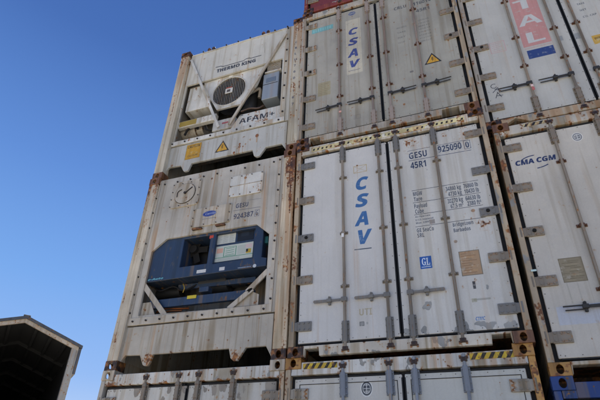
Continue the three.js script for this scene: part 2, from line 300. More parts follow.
function leafMat(side, o, H = 2.896) {
  const [u0, u1] = LEAF[side], v0 = LEAF.v[0], v1 = H - .216, mw = u1 - u0, mh = v1 - v0, w = o.w ?? 448;
  return painted({ w, h: Math.round(w * mh / mw), mw, mh, blotch: .07, streak: .35, rough: .42, drip: .5, rt: true, ...o, rust: (o.rust ?? 0) - .9,
    draw: o.ink ? (ctx, S) => o.ink(printer(u0, v1, S, ctx), ctx, S) : undefined,
    rustAt: o.rustUV ? (x, y) => o.rustUV(x + u0, y + v0) : undefined, peelAt: o.peelUV ? (x, y) => o.peelUV(x + u0, y + v0) : undefined }, { bumpMap: dents, bumpScale: .006 });
}
const edgeMat = (base, s, low, high = 0, ends = .1) => painted({ w: 900, h: 60, mw: 2.31, mh: .14, base, s, streak: .8, blotch: .14, rust: -.3, spots: 26, rf: 16, rough: .6, peel: .2,
  rustAt: (x, y) => sm(.05, .0, y) * low + sm(.09, .14, y) * high + (sm(.35, 0, x) + sm(1.95, 2.31, x)) * ends });
const near = (x, y, a, b, r) => sm(r, 0, Math.hypot(x - a, y - b));
const stripe = (n, a, b, lean, s, base = 0xd8b92c) => painted({ w: 512, h: 32, mw: 1.2, mh: .075, base, s, streak: .3, blotch: .16, rust: .5, rough: .5,
  draw: (ctx, S, w, h) => { ctx.fillStyle = '#15130f'; for (let i = 0; i < n; i++) { const x = w * (i + a) / n, t = w * b / n; ctx.beginPath(); ctx.moveTo(x, h); ctx.lineTo(x + t, h); ctx.lineTo(x + t + lean * h, 0); ctx.lineTo(x + lean * h, 0); ctx.fill(); } } });
const ticks = painted({ w: 1024, h: 40, mw: 2, mh: .075, base: 0xdcd09a, s: 401, streak: .3, blotch: .2, rust: .4, peel: .3, peelColor: 0xd8d4c4, rough: .5,
  draw: (ctx, S, w, h) => { ctx.fillStyle = '#221a0e'; for (let i = 0; i < 33; i++) { if (i % 11 === 9 || i % 17 === 5) continue; const x = w * (i + .3) / 33; ctx.beginPath(); ctx.moveTo(x, h * .78); ctx.lineTo(x + 12, h * .78); ctx.lineTo(x + 17, h * .3); ctx.lineTo(x + 4, h * .3); ctx.fill(); } } });

const B1C = '#396499';
function csav(p, a, wd, rows, ch, col, al = 1) { 'CSAV'.split('').forEach((t, i) => p.text(t, a, rows[i], wd, ch[i], col, 'bold', 'sans-serif', al, .2, 5)); }
const emblem = (p, a, b, rx, ry, col) => { p.oval(a, b, rx * 1.18, ry * 1.18, '#e8e8e4', 0, .7); p.oval(a, b, rx, ry, col); p.oval(a, b, rx * .72, ry * .72, '#d8d8d2', .006); for (const t of [-.5, 0, .5]) p.line(a - rx * .6, b + t * ry, a + rx * .6, b + t * ry, '#d8d8d2', .006); p.line(a, b - ry * .7, a, b + ry * .7, '#d8d8d2', .007); };
const tri = (p, a, c, b, top_, k = 1) => { p.poly([[a, c], [b, c], [(a + b) / 2, top_]], '#26221c'); const g = (b - a) * .075; p.poly([[a + g * 1.7, c + g], [b - g * 1.7, c + g], [(a + b) / 2, top_ - g * 1.9]], '#cf9d2a'); const m = (a + b) / 2, h = top_ - c; p.poly([[m - .01, c + h * .62], [m + .018, c + h * .62], [m + .004, c + h * .42], [m + .02, c + h * .42], [m - .012, c + h * .12], [m - .002, c + h * .34], [m - .018, c + h * .34]], '#6e531b'); };

// --- middle column, second row: white doors, boxed maker's marks on the right leaf
doorBox('B1', {
  pos: [.027, -.007, .039], label: 'clean white container with blue lettering and four columns of weights on its doors',
  m: { frame: F.cream }, post: { l: F.worn, r: F.worn }, cast: { tl: F.darkrust, tr: F.darkrust, bl: F.darkrust, br: F.rust },
  hinge: F.steel, rod: F.fitting, guide: F.fitting, bracket: F.steel, handle: 'plate', handleMat: F.steel, noHandle: [3], slots: [[.186, .36, .09], [2.07, 2.25, .1]],
  stripes: [[.215, 2.21, H0() - .152, H0() - .085, ticks]], seals: [[.625, 1.36, .03, .05, 0xe6e6e2]], stay: true, sill: edgeMat(0xc2bbac, 421, .2), header: edgeMat(0xc6c0b2, 423, .05, .05),
  leaf: {
    l: leafMat('l', { base: 0xcac8c2, s: 11, streak: .16, blotch: .035, spots: 5, rust: -.6,
      ink(p) {
        csav(p, .785, .155, [2.02, 1.77, 1.51, 1.265], [.175, .175, .18, .175], B1C);
        p.line(.765, 1.198, .967, 1.193, '#39444f', .012); p.frame(.787, .955, 2.28, 2.385, '#b39a63', .008, .8); p.line(.787, 2.28, .955, 2.385, '#b39a63', .006, .6); p.line(.787, 2.385, .955, 2.28, '#b39a63', .006, .6);
        p.text('UTI', .79, .41, .15, .075, '#b0a688', 'bold', 'sans-serif', .9); p.rect(.8, .845, .3, .34, '#8c8d8a', .8); p.frame(.8, .845, .3, .34, '#5f605e', .006); p.rect(.87, .89, .31, .335, '#9a9c9a', .7);
      } }),
    r: leafMat('r', { base: 0xc9c7bf, s: 17, w: 576, streak: .3, blotch: .05, spots: 10, rust: -.2, peel: .25, peelColor: 0x94948f,
      peelUV: (u, v) => sm(.31, .2, v) * .40 + near(u, v, 2.17, .5, .22) * .44 + near(u, v, 1.54, .45, .14) * .34 + near(u, v, 2.1, 2.5, .3) * .1 + near(u, v, 1.5, 2.6, .3) * .12 - .2,
      rustUV: (u, v) => near(u, v, 2.15, 2.66, .45) * .2 + near(u, v, 1.55, 2.68, .4) * .16 + near(u, v, 2.2, 1.3, .25) * .08,
      ink(p) {
        const k = '#23304e'; p.text('GESU', 1.49, 2.335, .23, .095, k, 'bold', 'sans-serif'); p.text('925090', 1.845, 2.35, .28, .095, k, 'bold', 'sans-serif'); p.text('0', 2.165, 2.345, .045, .09, k, 'bold', 'sans-serif'); p.frame(2.152, 2.222, 2.33, 2.452, k, .005);
        p.text('45R1', 1.5, 2.185, .2, .095, k, 'bold', 'sans-serif'); p.line(1.84, 2.462, 2.21, 2.462, k, .005); p.line(1.485, 2.462, 1.76, 2.462, k, .005); p.line(1.485, 2.31, 2.222, 2.3, k, .006);
        for (const v of [1.868, 1.698, 1.536, 1.379]) p.line(1.482, v, 2.23, v - .004, '#3d4148', .006);
        const t = (s, a, v, w, h = .055) => p.text(s, a, v, w, h, '#343b4a', 'bold', 'sans-serif', .95);
        t('MGW', 1.49, 1.79, .11); t('Tare', 1.495, 1.715, .1); t('Payload', 1.49, 1.62, .15); t('Cube', 1.495, 1.548, .1);
        t('34860 kg', 1.865, 1.785, .17); t('76860 lb', 2.06, 1.785, .16); t('4730 kg', 1.885, 1.712, .15); t('10430 lb', 2.06, 1.712, .16);
        t('30270 kg', 1.865, 1.618, .17); t('64630 lb', 2.06, 1.618, .16); t('67.5 m³', 1.89, 1.548, .14); t('2380 ft³', 2.07, 1.548, .15);
        for (let i = 0; i < 3; i++) t(['Air flow rate', 'E.T.D. insulated', 'Max. 230V'][i], 1.49, 1.495 - i * .04, [.17, .2, .15][i], .022);
        p.rect(1.64, 1.7, 1.39, 1.445, '#8d8780'); t('GE SeaCo', 1.49, 1.305, .19, .05); t('SRL', 1.49, 1.24, .08, .05); t('Bridgetown', 1.88, 1.315, .22, .045); t('Barbados', 1.88, 1.245, .18, .045);
        p.rect(1.488, 1.612, .86, 1.003, '#2353a4'); p.text('GL', 1.505, .9, .09, .085, '#dfe6ee', 'bold', 'serif'); p.line(1.5, .88, 1.6, .88, '#c8d4e4', .008);
        p.rect(1.9, 2.1, .73, 1.003, '#a98a66'); for (let i = 0; i < 9; i++) { p.line(1.915, .975 - i * .027, 1.95 + rnd() * .12, .975 - i * .027, '#7b5a3c', .007, .7); p.rect(1.905 + rnd() * .14, 1.94 + rnd() * .14, .74 + i * .026, .765 + i * .026, i % 2 ? '#c19663' : '#8f7a62', .4); }
        p.frame(1.9, 2.1, .73, 1.003, '#77705f', .008); p.text('CIMC', 1.955, .255, .09, .035, '#2f62ad', 'bold italic'); p.rect(1.985, 2.012, .58, .66, '#3c3a38'); p.rect(1.988, 2.01, .61, .63, '#77746f');
        p.rect(1.97, 2.13, .455, .475, '#77766c', .45); p.rect(1.95, 2.0, .44, .48, '#8e8a6e', .55);
      } }),
  },
});
function H0() { return 2.896; }

// --- middle column, third row: grey doors, faded marks
doorBox('B2', {
  pos: [.008, 2.899, .021], label: 'dull grey container with blue letters on a cream panel and a yellow warning triangle',
  m: { frame: F.grey }, post: { l: F.grey, r: F.worn }, cast: { tl: F.darkrust, tr: F.darkrust, bl: F.darkrust, br: F.rust },
  hinge: F.fitting, rod: F.pinkrod, guide: F.rust, bracket: F.pinkrod, handle: 'rod', sill: edgeMat(0xaca598, 427, .25), header: edgeMat(0xb0a99b, 429, 0, .1), slots: [[.186, .35, .09], [1.98, 2.2, .1]], bars: [.635, 1.11, 1.352, 1.81], guides: [2.24, 1.452, .792],
  seals: [[.628, .44, .035, .03, 0xd9a79a]], tilt: [.05, 0, .04, .06], handleUp: [.01, .0, .0, .0],
  leaf: {
    l: leafMat('l', { base: 0xa5a194, s: 21, streak: .5, blotch: .09, spots: 14, rust: .1,
      ink(p) {
        p.rect(.745, .985, 1.19, 2.43, '#c9c3ad', .8); csav(p, .77, .15, [2.07, 1.825, 1.56, 1.335], [.14, .15, .165, .14], '#3a4584', .95); p.line(.765, 1.265, .95, 1.262, '#4d5168', .008);
        p.oval(.854, 2.585, .06, .045, '#4a5582', 0, .85); p.line(.8, 2.6, .9, 2.58, '#a8a89e', .01); p.line(.81, 2.565, .9, 2.6, '#a8a89e', .008);
        p.rect(.167, .535, 2.352, 2.462, '#62aab0', .8); for (let i = 0; i < 8; i++) p.rect(.19 + i * .04, .213 + i * .04, 2.375, 2.445, '#8cc3c4', .8);
        p.rect(.29, .49, .89, 1.17, '#9d9169', .65); for (let i = 0; i < 7; i++) p.line(.3, .92 + i * .035, .48 - rnd() * .08, .92 + i * .035, '#7f7450', .01, .6);
        p.frame(.83, .92, .3, .37, '#85847e', .008, .7); p.rect(.84, .87, .31, .36, '#8d8c86', .6);
      }, rustUV: (u, v) => near(u, v, .5, .2, .35) * .07 }),
    r: leafMat('r', { base: 0xa19e91, s: 29, streak: .5, blotch: .09, spots: 16, rust: .15,
      ink(p) {
        const k = '#4c4d4c'; p.text('CRLU', 1.525, 2.35, .2, .07, k); p.text('116014', 1.82, 2.33, .27, .075, k); p.text('45R1', 1.85, 2.155, .215, .07, k);
        'MAX GROSS|TARE|NET|CU CAP'.split('|').forEach((t, i) => p.text(t, 1.535, 1.9 - i * .11, .15 - i * .015, .03, k, '', 'sans-serif', .8));
        for (let i = 0; i < 8; i++) p.text(['32500 KG', '71650 LB', '4680 KG', '10320 LB', '27820 KG', '61330 LB', '67.8 CU.M', '2394 CU.FT'][i], 1.85, 1.94 - i * .066, .17, .036, k, '', 'sans-serif', .75);
        tri(p, 1.861, 1.0, 2.092, 1.206); p.rect(1.65, 1.7, .92, .955, '#6d6c68', .9);
      }, rustUV: (u, v) => near(u, v, 2.2, .25, .3) * .07 + near(u, v, 1.35, 2.2, .3) * .05 }),
  },
});

// --- middle column, bottom row
const yb = stripe(5, .1, .46, 1.5, 411);
doorBox('B0', {
  pos: [.002, -2.893, .018], label: 'white container with yellow and black corner stripes at ground level under clean white doors',
  m: { frame: F.white }, post: { l: F.worn, r: F.yellowrust }, cast: { tl: F.yellowrust, tr: F.yellowrust },
  hinge: F.bluesteel, rod: F.bluesteel, guide: F.fitting, bracket: F.bluesteel, handle: 'plate', handleMat: F.steel, trim: true, sill: edgeMat(0xbfbdb5, 441, .1), header: edgeMat(0xc3c2bb, 443, 0, .08), bars: [.633, 1.105, 1.354, 1.82], slots: [[.186, .36, .09], [2.07, 2.25, .09]],
  stripes: [[.2, .575, 2.772, 2.828, yb], [1.875, 2.262, 2.772, 2.83, yb]],
  leaf: {
    l: leafMat('l', { base: 0xc5c2b8, s: 31, streak: .25, blotch: .05, spots: 6, rust: -.3, ink(p) { emblem(p, .866, 2.56, .052, .066, '#3a3d42'); } }),
    r: leafMat('r', { base: 0xbfbeb4, s: 37, streak: .2, blotch: .04, spots: 5, rust: -.5 }),
  },
});

// --- middle column, fourth row: red
doorBox('B3', {
  pos: [.02, 5.798, .01], label: 'dark red container, topmost of the middle column', m: { frame: F.red }, cast: { all: F.darkrust }, sill: edgeMat(0x74332c, 447, .15), header: edgeMat(0x74332c, 449, .1),
  hinge: F.fitting, rod: F.red, bracket: F.red, handle: 'rod', leaf: { l: leafMat('l', { base: 0x7a3731, s: 41, w: 320, rust: .3, spots: 12 }), r: leafMat('r', { base: 0x7a3731, s: 43, w: 320, rust: .3, spots: 12 }) },
});

// --- right column
const CX = W + .07;
doorBox('C1', {
  pos: [CX + .017, -.303, .006], label: 'cream white container with dark blue shipping line lettering and a brown placard',
  m: { frame: F.cream }, post: { l: F.worn }, cast: { tl: F.rust, bl: F.yellowrust, all: F.rust }, bars: [.605, 1.07, 1.33, 1.8],
  hinge: F.fitting, rod: F.fitting, guide: F.rust, bracket: F.fitting, handle: 'rod', header: edgeMat(0xc2bdb0, 431, .14, .16, .18), sill: edgeMat(0xbab09c, 433, .12, 0, .14), slots: [[.186, .5, .09], [1.95, 2.25, .09]], noHandle: [],
  stripes: [[.33, .56, 2.783, 2.825, stripe(3, .1, .42, 1.8, 419, 0xc9b98a)]], seals: [[.045, .985, .05, .02, 0xbfd6d2]],
  leaf: {
    l: leafMat('l', { base: 0xc4beb1, s: 47, streak: .3, blotch: .06, spots: 8, rust: -.2,
      ink(p) {
        const k = '#1f2a52'; p.text('CMA CGM', .148, 2.282, .42, .062, k, 'bold', 'sans-serif', 1, .12, 6); p.arc([[.225, 2.345], [.28, 2.385], [.36, 2.385]], k, .011); p.arc([[.36, 2.205], [.43, 2.21], [.475, 2.235]], k, .011);
        emblem(p, .832, 2.525, .046, .052, '#6a6c70');
        p.rect(.313, .512, .86, 1.105, '#8e8266'); for (let i = 0; i < 40; i++) p.rect(.315 + rnd() * .17, .34 + rnd() * .165, .87 + (i % 12) * .018, .88 + (i % 12) * .018, i % 3 ? '#736749' : '#a19373', .5); p.frame(.313, .512, .86, 1.105, '#75694e', .007);
        p.poly([[.185, .625], [.63, .64], [.62, .45], [.178, .452]], '#b9bfca', .85); p.line(.33, .86, .335, .65, '#9a988d', .012, .4); p.line(.42, .85, .42, .66, '#9a988d', .01, .35);
      } }),
    r: leafMat('r', { base: 0xc4beb1, s: 53, streak: .3, blotch: .06, spots: 8, w: 384 }),
  },
});
doorBox('C2', {
  pos: [CX - .04, 2.591 - .001, -.058], label: 'pale grey container with a faded pink and blue lessor panel of white capital letters',
  m: { frame: F.worn }, post: { l: F.grey }, cast: { bl: F.darkrust, all: F.rust }, bars: [.605, 1.07, 1.33, 1.8], guides: [2.24, 1.47, .925], lowBracket: .27,
  hinge: F.fitting, rod: F.fitting, guide: F.rust, bracket: F.fitting, handle: 'rod', sill: edgeMat(0xb8ad98, 437, .28, .22, .16), slots: [[.2, .49, .1, 1]], seals: [[.6, .52, .03, .035, 0xe2c4c0], [.605, .46, .03, .05, 0xb86a66]],
  leaf: {
    l: leafMat('l', { base: 0xbbbab2, s: 59, streak: .22, blotch: .05, spots: 6, rust: -.3,
      ink(p, ctx, S) {
        p.rect(.665, 1.0, 1.255, 2.5, '#c48d86'); const w = '#c8c9c6';
        p.text('A', .69, 1.66, .29, .2, w, 'bold'); p.text('L', .69, 1.315, .27, .2, w, 'bold'); p.text('T', .69, 2.0, .29, .2, w, 'bold');
        for (let i = 0; i < 22; i++) p.rect(.675 + i * .0145, .682 + i * .0145, 1.212, 1.235, '#c48d86', .8); p.rect(.685, .998, 1.03, 1.185, '#2c3f78');
        p.frame(.272, .456, 1.29, 1.49, '#c79a98', .008, .9); for (let i = 0; i < 5; i++) p.line(.29, 1.46 - i * .035, .38 + rnd() * .06, 1.46 - i * .035, '#c08f90', .008, .8);
        ctx.strokeStyle = '#3a3a3c'; ctx.lineWidth = .009 * S; ctx.beginPath(); ctx.arc(p.X(.2), p.Y(.71), .035 * S, .6, 5.4); ctx.stroke(); ctx.beginPath(); ctx.moveTo(p.X(.17), p.Y(.6)); ctx.lineTo(p.X(.24), p.Y(.67)); ctx.lineTo(p.X(.25), p.Y(.58)); ctx.moveTo(p.X(.2), p.Y(.66)); ctx.lineTo(p.X(.27), p.Y(.61)); ctx.moveTo(p.X(.19), p.Y(.5)); ctx.lineTo(p.X(.225), p.Y(.59)); ctx.lineTo(p.X(.26), p.Y(.5)); ctx.moveTo(p.X(.2), p.Y(.535)); ctx.lineTo(p.X(.28), p.Y(.53)); ctx.stroke();
        p.rect(1.09, 1.13, 1.22, 1.31, '#8f9292', .8);
      } }),
    r: leafMat('r', { base: 0xbdbcb4, s: 61, streak: .22, blotch: .05, spots: 6, w: 512,
      ink(p) { const k = '#5b6064'; p.text('TARE', 1.425, 1.79, .09, .035, k); p.text('NET', 1.425, 1.665, .08, .035, k); p.text('CU. CAP', 1.43, 1.53, .16, .035, k); p.rect(1.43, 1.7, 1.02, 1.175, '#c39a3a'); p.text('WARNING', 1.45, 1.1, .22, .04, '#5c4617'); p.rect(1.26, 1.32, 1.18, 1.29, '#8f9292', .8); } }),
  },
});
doorBox('C0', {
  pos: [CX + .01, -2.894, .01], H: 2.591, label: 'blue container at ground level under the cream white doors', m: { frame: F.blue }, cast: { all: F.blue }, sill: edgeMat(0x23427f, 451, .1), header: edgeMat(0x23427f, 453, .05), bars: [.605, 1.07, 1.33, 1.8],
  hinge: F.blue, rod: F.blue, guide: F.blue, bracket: F.blue, handle: 'rod', leaf: { l: leafMat('l', { base: 0x25447f, s: 67, w: 256 }, 2.591), r: leafMat('r', { base: 0x25447f, s: 71, w: 256 }, 2.591) },
});
// --- left column, bottom row
doorBox('A0', {
  pos: [-W - .011, -2.894, 0], label: 'white container with grey peeling door tops at ground level under the blue cooling unit',
  m: { frame: F.white }, post: { l: F.grey, r: F.worn }, cast: { tl: F.cream, tr: F.cream }, bars: [.66, 1.115, 1.375, 1.82],
  hinge: F.fitting, rod: F.fitting, guide: F.rust, bracket: F.fitting, handle: 'rod', sill: edgeMat(0xbfbdb5, 457, .1), header: edgeMat(0xc2c0b8, 459, .14, .02), slots: [[.186, .36, .09], [2.07, 2.25, .09]],
  leaf: Object.fromEntries(['l', 'r'].map((s, i) => [s, leafMat(s, { base: 0xc2bfb5, s: 73 + i * 6, streak: .6, blotch: .08, spots: 8, peel: .5, peelColor: 0x8f877a, peelUV: (u, v) => sm(2.5, 2.66, v) * .2 - .08 })])),
});

// ---------------------------------------------------------------- refrigerated containers, machinery end towards us
// moves a point that was read on the plane z = 0 of the box along its line of sight to depth z
function slide(pos, u, v, z) { const t = (EYE.z - pos[2] - z) / (EYE.z - pos[2]); return [EYE.x + (pos[0] + u - EYE.x) * t - pos[0] - W / 2, EYE.y + (pos[1] + v - EYE.y) * t - pos[1]]; }
function reefer(pos, label, m, cast, post) {
  const c = top('refrigerated_container', label, 'shipping container', [pos[0] + W / 2, pos[1], pos[2]], 'containers in the stack');
  shell(c, 2.896, m, cast, post, .172, .03);
  const X = (u) => u - W / 2;
  return { c, X, S: (u, v, z) => slide(pos, u, v, z), pts: (a, z) => a.map(([u, v]) => slide(pos, u, v, z)), q: (u0, u1, v0, v1, z) => { const a = slide(pos, u0, v0, z), b = slide(pos, u1, v1, z); return [a[0], b[0], a[1], b[1]]; } };
}
const sillEdge = (top_) => [[.176, .028], [.19, .06], [.275, .172], [.495, .165], [.565, .045], [.59, .03], [.64, .03], [.66, .06], [.69, .162], [1.725, .162], [1.76, .05], [1.80, .018], [1.85, .02], [1.94, .158], [2.19, .16], [2.248, .06], [2.262, .028], [2.262, top_], [.176, top_]];
const bolts = (list, r = .013, z0 = 0) => list.map(([x, y, z]) => cyl(r, .02, 'z', x, y, z + .006, 6));
const lineOf = (a, b, n) => Array.from({ length: n }, (_, i) => [a[0] + (b[0] - a[0]) * i / (n - 1), a[1] + (b[1] - a[1]) * i / (n - 1), a[2] ?? 0]);
const panelMat = (mw, mh, o) => painted({ w: 800, h: Math.round(800 * mh / mw), mw, mh, rough: .55, rt: true, ...o });

// --- second row: blue cooling unit
{
  const pos = [-W - .007, 0, -.003], { c, X, S, pts, q } = reefer(pos, 'cream white refrigerated container with a dark blue cooling unit in its end', { frame: F.cream, side: F.white }, { tl: F.rust, tr: F.rust, bl: F.darkrust, br: F.darkrust }, {
    l: painted({ w: 128, h: 1024, mw: .35, mh: 2.8, base: 0xc0b6a2, s: 83, streak: .9, blotch: .14, rust: -.2, spots: 20, rf: 26, ry: 3.5, rustAt: (x, y) => sm(1.5, 2.7, y) * .16 + sm(.12, .02, x) * .05 }),
    r: painted({ w: 128, h: 1024, mw: .35, mh: 2.8, base: 0xc2b59d, s: 89, streak: .9, blotch: .14, rust: 0, spots: 24, rf: 26, ry: 3, rustAt: (x, y) => sm(.06, .15, x) * .13 + sm(1.2, 2.7, y) * .13 }) });
  for (const k of c.children) if (k.name === 'corner_post' && k.material.map.image.width === 128) sheetUVs(k.geometry, .35, 2.8);
  const z = -.05, b0 = S(.19, .545, z), b1 = S(2.235, .535, z), x0 = X(.176), x1 = X(2.262), PH = 2.86 - b0[1], hole = pts([[.333, 1.594], [.544, 1.762], [1.93, 1.761], [2.126, 1.585], [2.134, .642], [.337, .67]], z);
  const end = panelMat(x1 - x0, PH, { base: 0xb3aea3, s: 97, streak: .6, blotch: .11, rust: -.8, spots: 36,
    draw: (ctx, sc) => {
      const p = printer(0, 2.86, sc, ctx), P = (u, v) => { const a = S(u, v, z); return [a[0] - x0, a[1]]; }, k = '#3a3f58';
      let a = P(1.585, 2.067); p.text('GESU', a[0], a[1], .2, .075, k, 'bold'); a = P(1.572, 1.895); p.text('924387', a[0], a[1], .3, .08, k, 'bold'); p.text('6', a[0] + .33, a[1], .045, .08, k, '');
      p.frame(a[0] + .322, a[0] + .385, a[1] - .01, a[1] + .09, k, .004); const b = P(1.555, 2.032), d = P(1.965, 2.022); p.line(b[0], b[1], d[0], d[1], '#565a66', .006); p.line(b[0] + .2, b[1] + .135, d[0], d[1] + .135, '#565a66', .005, .7);
    } });
  part(c, 'end_panel', sheetUV(extr([[x0, b0[1]], [x1, b0[1]], [x1, 2.86], [x0, 2.86]], .03, z - .03, [hole]), x0, b0[1], x1 - x0, PH), end, { keepUV: true });
  const sl0 = S(.176, -.02, z), sl1 = S(2.262, .56, z), sillA = painted({ w: 800, h: 222, mw: 2.09, mh: .58, base: 0xaea89b, s: 461, streak: .8, blotch: .12, rust: -.5, spots: 16, rough: .6, rustAt: (x, y) => sm(.24, .16, y) * .14 });
  part(c, 'end_sill', sheetUV(extr(pts(sillEdge(.528), z), .03, z - .034, [], .004), sl0[0], sl0[1], sl1[0] - sl0[0], sl1[1] - sl0[1]), sillA, { keepUV: true });
  const st = .012;
  part(c, 'bolted_frame', [bx(b0[0], b0[0] + .05, b0[1] + .1, 2.84, z - .001, z + st, .004), bx(b1[0] - .045, b1[0], b0[1] + .1, 2.84, z - .001, z + st, .004), bx(b0[0], b1[0], b0[1], b0[1] + .1, z - .001, z + st + .002, .004)], F.cream);
  part(c, 'bolts', bolts([...lineOf([b0[0] + .025, b0[1] + .17, z + st], [b0[0] + .025, 2.78], 9).map((a) => [a[0], a[1], z + st]), ...lineOf([b1[0] - .022, b1[1] + .17], [b1[0] - .022, 2.78], 9).map((a) => [a[0], a[1], z + st]), ...lineOf([b0[0] + .1, b0[1] + .05], [b1[0] - .1, b1[1] + .05], 10).map((a) => [a[0], a[1], z + st + .002]),
    ...lineOf([b0[0] + .12, 2.77], [b1[0] - .12, 2.77], 9).map((a) => [a[0], a[1], z])]), GREY.bolt, { stuff: true });
  // access panels above the opening
  const plate = (name, u0, u1, v0, v1, r, mat, th = .014) => { const [a, b, d, e] = q(u0, u1, v0, v1, z); const s = new THREE.Shape(); s.moveTo(a + r, d); s.lineTo(b - r, d); s.quadraticCurveTo(b, d, b, d + r); s.lineTo(b, e - r); s.quadraticCurveTo(b, e, b - r, e); s.lineTo(a + r, e); s.quadraticCurveTo(a, e, a, e - r); s.lineTo(a, d + r); s.quadraticCurveTo(a, d, a + r, d); return part(c, name, ni(new THREE.ExtrudeGeometry(s, { depth: th, bevelEnabled: true, bevelSize: .003, bevelThickness: .003, bevelSegments: 1 }).translate(0, 0, z + .001)), mat); };
  const rim = (p, u0, u1, v0, v1, n, mm) => { const [a, b, d, e] = q(u0, u1, v0, v1, z); part(p, 'bolts', bolts([...lineOf([a, d], [b, d], n), ...lineOf([a, e], [b, e], n), ...lineOf([a, d], [a, e], mm).slice(1, -1), ...lineOf([b, d], [b, e], mm).slice(1, -1)].map((w) => [w[0], w[1], z + .015]), .008), GREY.rivet, { stuff: true }); };
  const p1 = plate('access_panel', .485, .965, 2.255, 2.7, .06, F.cream), cc = S(.722, 2.473, z);
  part(p1, 'vent_disc', cyl(.172, .012, 'z', cc[0], cc[1], z + .024, 40), F.cream); part(p1, 'vent_ring', ni(new THREE.TorusGeometry(.174, .0045, 6, 48).translate(cc[0], cc[1], z + .024)), GREY.dark);
  part(p1, 'vent_knob', [cyl(.02, .03, 'z', cc[0] + .01, cc[1], z + .036, 12), bar([cc[0] + .01, cc[1], z + .034], [cc[0] + .12, cc[1] + .085, z + .034], .014, .01)], GREY.bolt); part(p1, 'vent_handle', pipe([[cc[0] - .125, cc[1] - .05, z + .032], [cc[0] - .12, cc[1] + .04, z + .032], [cc[0] - .06, cc[1] + .075, z + .032]], .008, 12, 6), GREY.bolt); rim(p1, .5, .95, 2.275, 2.66, 4, 4);
  const p2 = plate('access_panel', 1.462, 1.972, 2.255, 2.6, .06, F.white); rim(p2, 1.48, 1.955, 2.275, 2.58, 4, 3); { const [a, b, d, e] = q(1.465, 1.97, 2.428, 2.438, z); part(p2, 'panel_seam', bx(a, b, d, e, z + .012, z + .022), F.grey); }
  const p3 = plate('logo_panel', .92, 1.525, 1.865, 2.16, .035, F.cream); rim(p3, .935, 1.51, 1.885, 2.14, 4, 3);
  { const a = S(1.195, 2.045, z), g = new THREE.CircleGeometry(1, 40).scale(.108, .046, 1); const cv = document.createElement('canvas'); cv.width = 256; cv.height = 112; const t = cv.getContext('2d'); t.fillStyle = '#2c3f86'; t.fillRect(0, 0, 256, 112); t.strokeStyle = '#9aa6c8'; t.lineWidth = 3; t.beginPath(); t.ellipse(128, 56, 118, 47, 0, 0, 7); t.stroke(); t.fillStyle = '#aab3cf'; t.font = 'italic bold 56px serif'; t.fillText('Carrier', 46, 74); const tx = new THREE.CanvasTexture(cv); tx.colorSpace = THREE.SRGBColorSpace; part(p3, 'logo', ni(g.translate(a[0], a[1], z + .021)), new THREE.MeshStandardMaterial({ map: tx, roughness: .5 }), { keepUV: true });
    part(p3, 'logo_lettering', Array.from({ length: 10 }, (_, i) => bx(a[0] - .1 + i * .021, a[0] - .09 + i * .021, a[1] - .085, a[1] - .068, z + .016, z + .0195)), GREY.galv, { stuff: true }); }
  for (const [u0, u1] of [[.956, 1.11], [1.323, 1.468]]) { const [a, b, d, e] = q(u0, u1, 1.815, 1.842, z); part(c, 'latch_bracket', bx(a, b, d, e, z, z + .04, .008), F.darkrust); }
  // machinery bay
  const bay = [], Z1 = -.62, B = q(.3, 2.16, .62, 1.8, z); bay.push(bx(B[0], B[1], B[2], B[3], Z1 - .02, Z1), bx(B[0] - .02, B[0], B[2], B[3], Z1, z - .032), bx(B[1], B[1] + .02, B[2], B[3], Z1, z - .032), bx(B[0], B[1], B[3], B[3] + .02, Z1, z - .032), bx(B[0], B[1], B[2] - .02, B[2], Z1, z - .032));
  part(c, 'machinery_bay', bay, F.steel);
  const unitMat = painted({ w: 512, h: 256, mw: 2, mh: 1, base: 0x24364f, s: 211, streak: .5, blotch: .2, rust: .1, spots: 10, tile: true, rough: .5 }), zu = -.09;
  const house = part(c, 'cooling_unit', extr(pts([[.345, 1.125], [.345, 1.578], [.558, 1.748], [1.95, 1.748], [2.045, 1.66], [2.045, 1.27], [2.118, 1.25], [2.118, 1.142]], zu), .38, zu - .38, [pts(rect(.848, 1.262, 1.287, 1.705), zu), pts(rect(1.345, 1.925, 1.268, 1.705), zu)], .006), unitMat);
  { const f = S(1.055, 1.5, zu - .2); const ring = [cyl(.06, .06, 'z', f[0], f[1], zu - .16, 16)]; for (let i = 0; i < 5; i++) { const a = i * Math.PI * .4; ring.push(bar([f[0], f[1], zu - .18], [f[0] + Math.cos(a) * .2, f[1] + Math.sin(a) * .2, zu - .2], .09, .006)); } part(house, 'condenser_fan', ring, GREY.dark);
    const [a, b, d, e] = q(.83, 1.28, 1.27, 1.72, zu - .26); part(house, 'fan_shroud', bx(a, b, d, e, zu - .29, zu - .27), GREY.black);
    const [ca, cb, cd, ce] = q(1.34, 1.935, 1.262, 1.735, zu - .05); part(house, 'control_plate', bx(ca, cb, cd, ce, zu - .08, zu - .05), unitMat);
    const zc = zu - .048, lab = (name, u0, u1, v0, v1, draw) => { const [x_, y_, d_, e_] = q(u0, u1, v0, v1, zc), cv = document.createElement('canvas'); cv.width = 256; cv.height = 160; draw(cv.getContext('2d')); const tx = new THREE.CanvasTexture(cv); tx.colorSpace = THREE.SRGBColorSpace; part(house, name, sheetUV(bx(x_, y_, d_, e_, zc, zc + .004), x_, d_, y_ - x_, e_ - d_), new THREE.MeshStandardMaterial({ map: tx, roughness: .5 }), { keepUV: true }); };
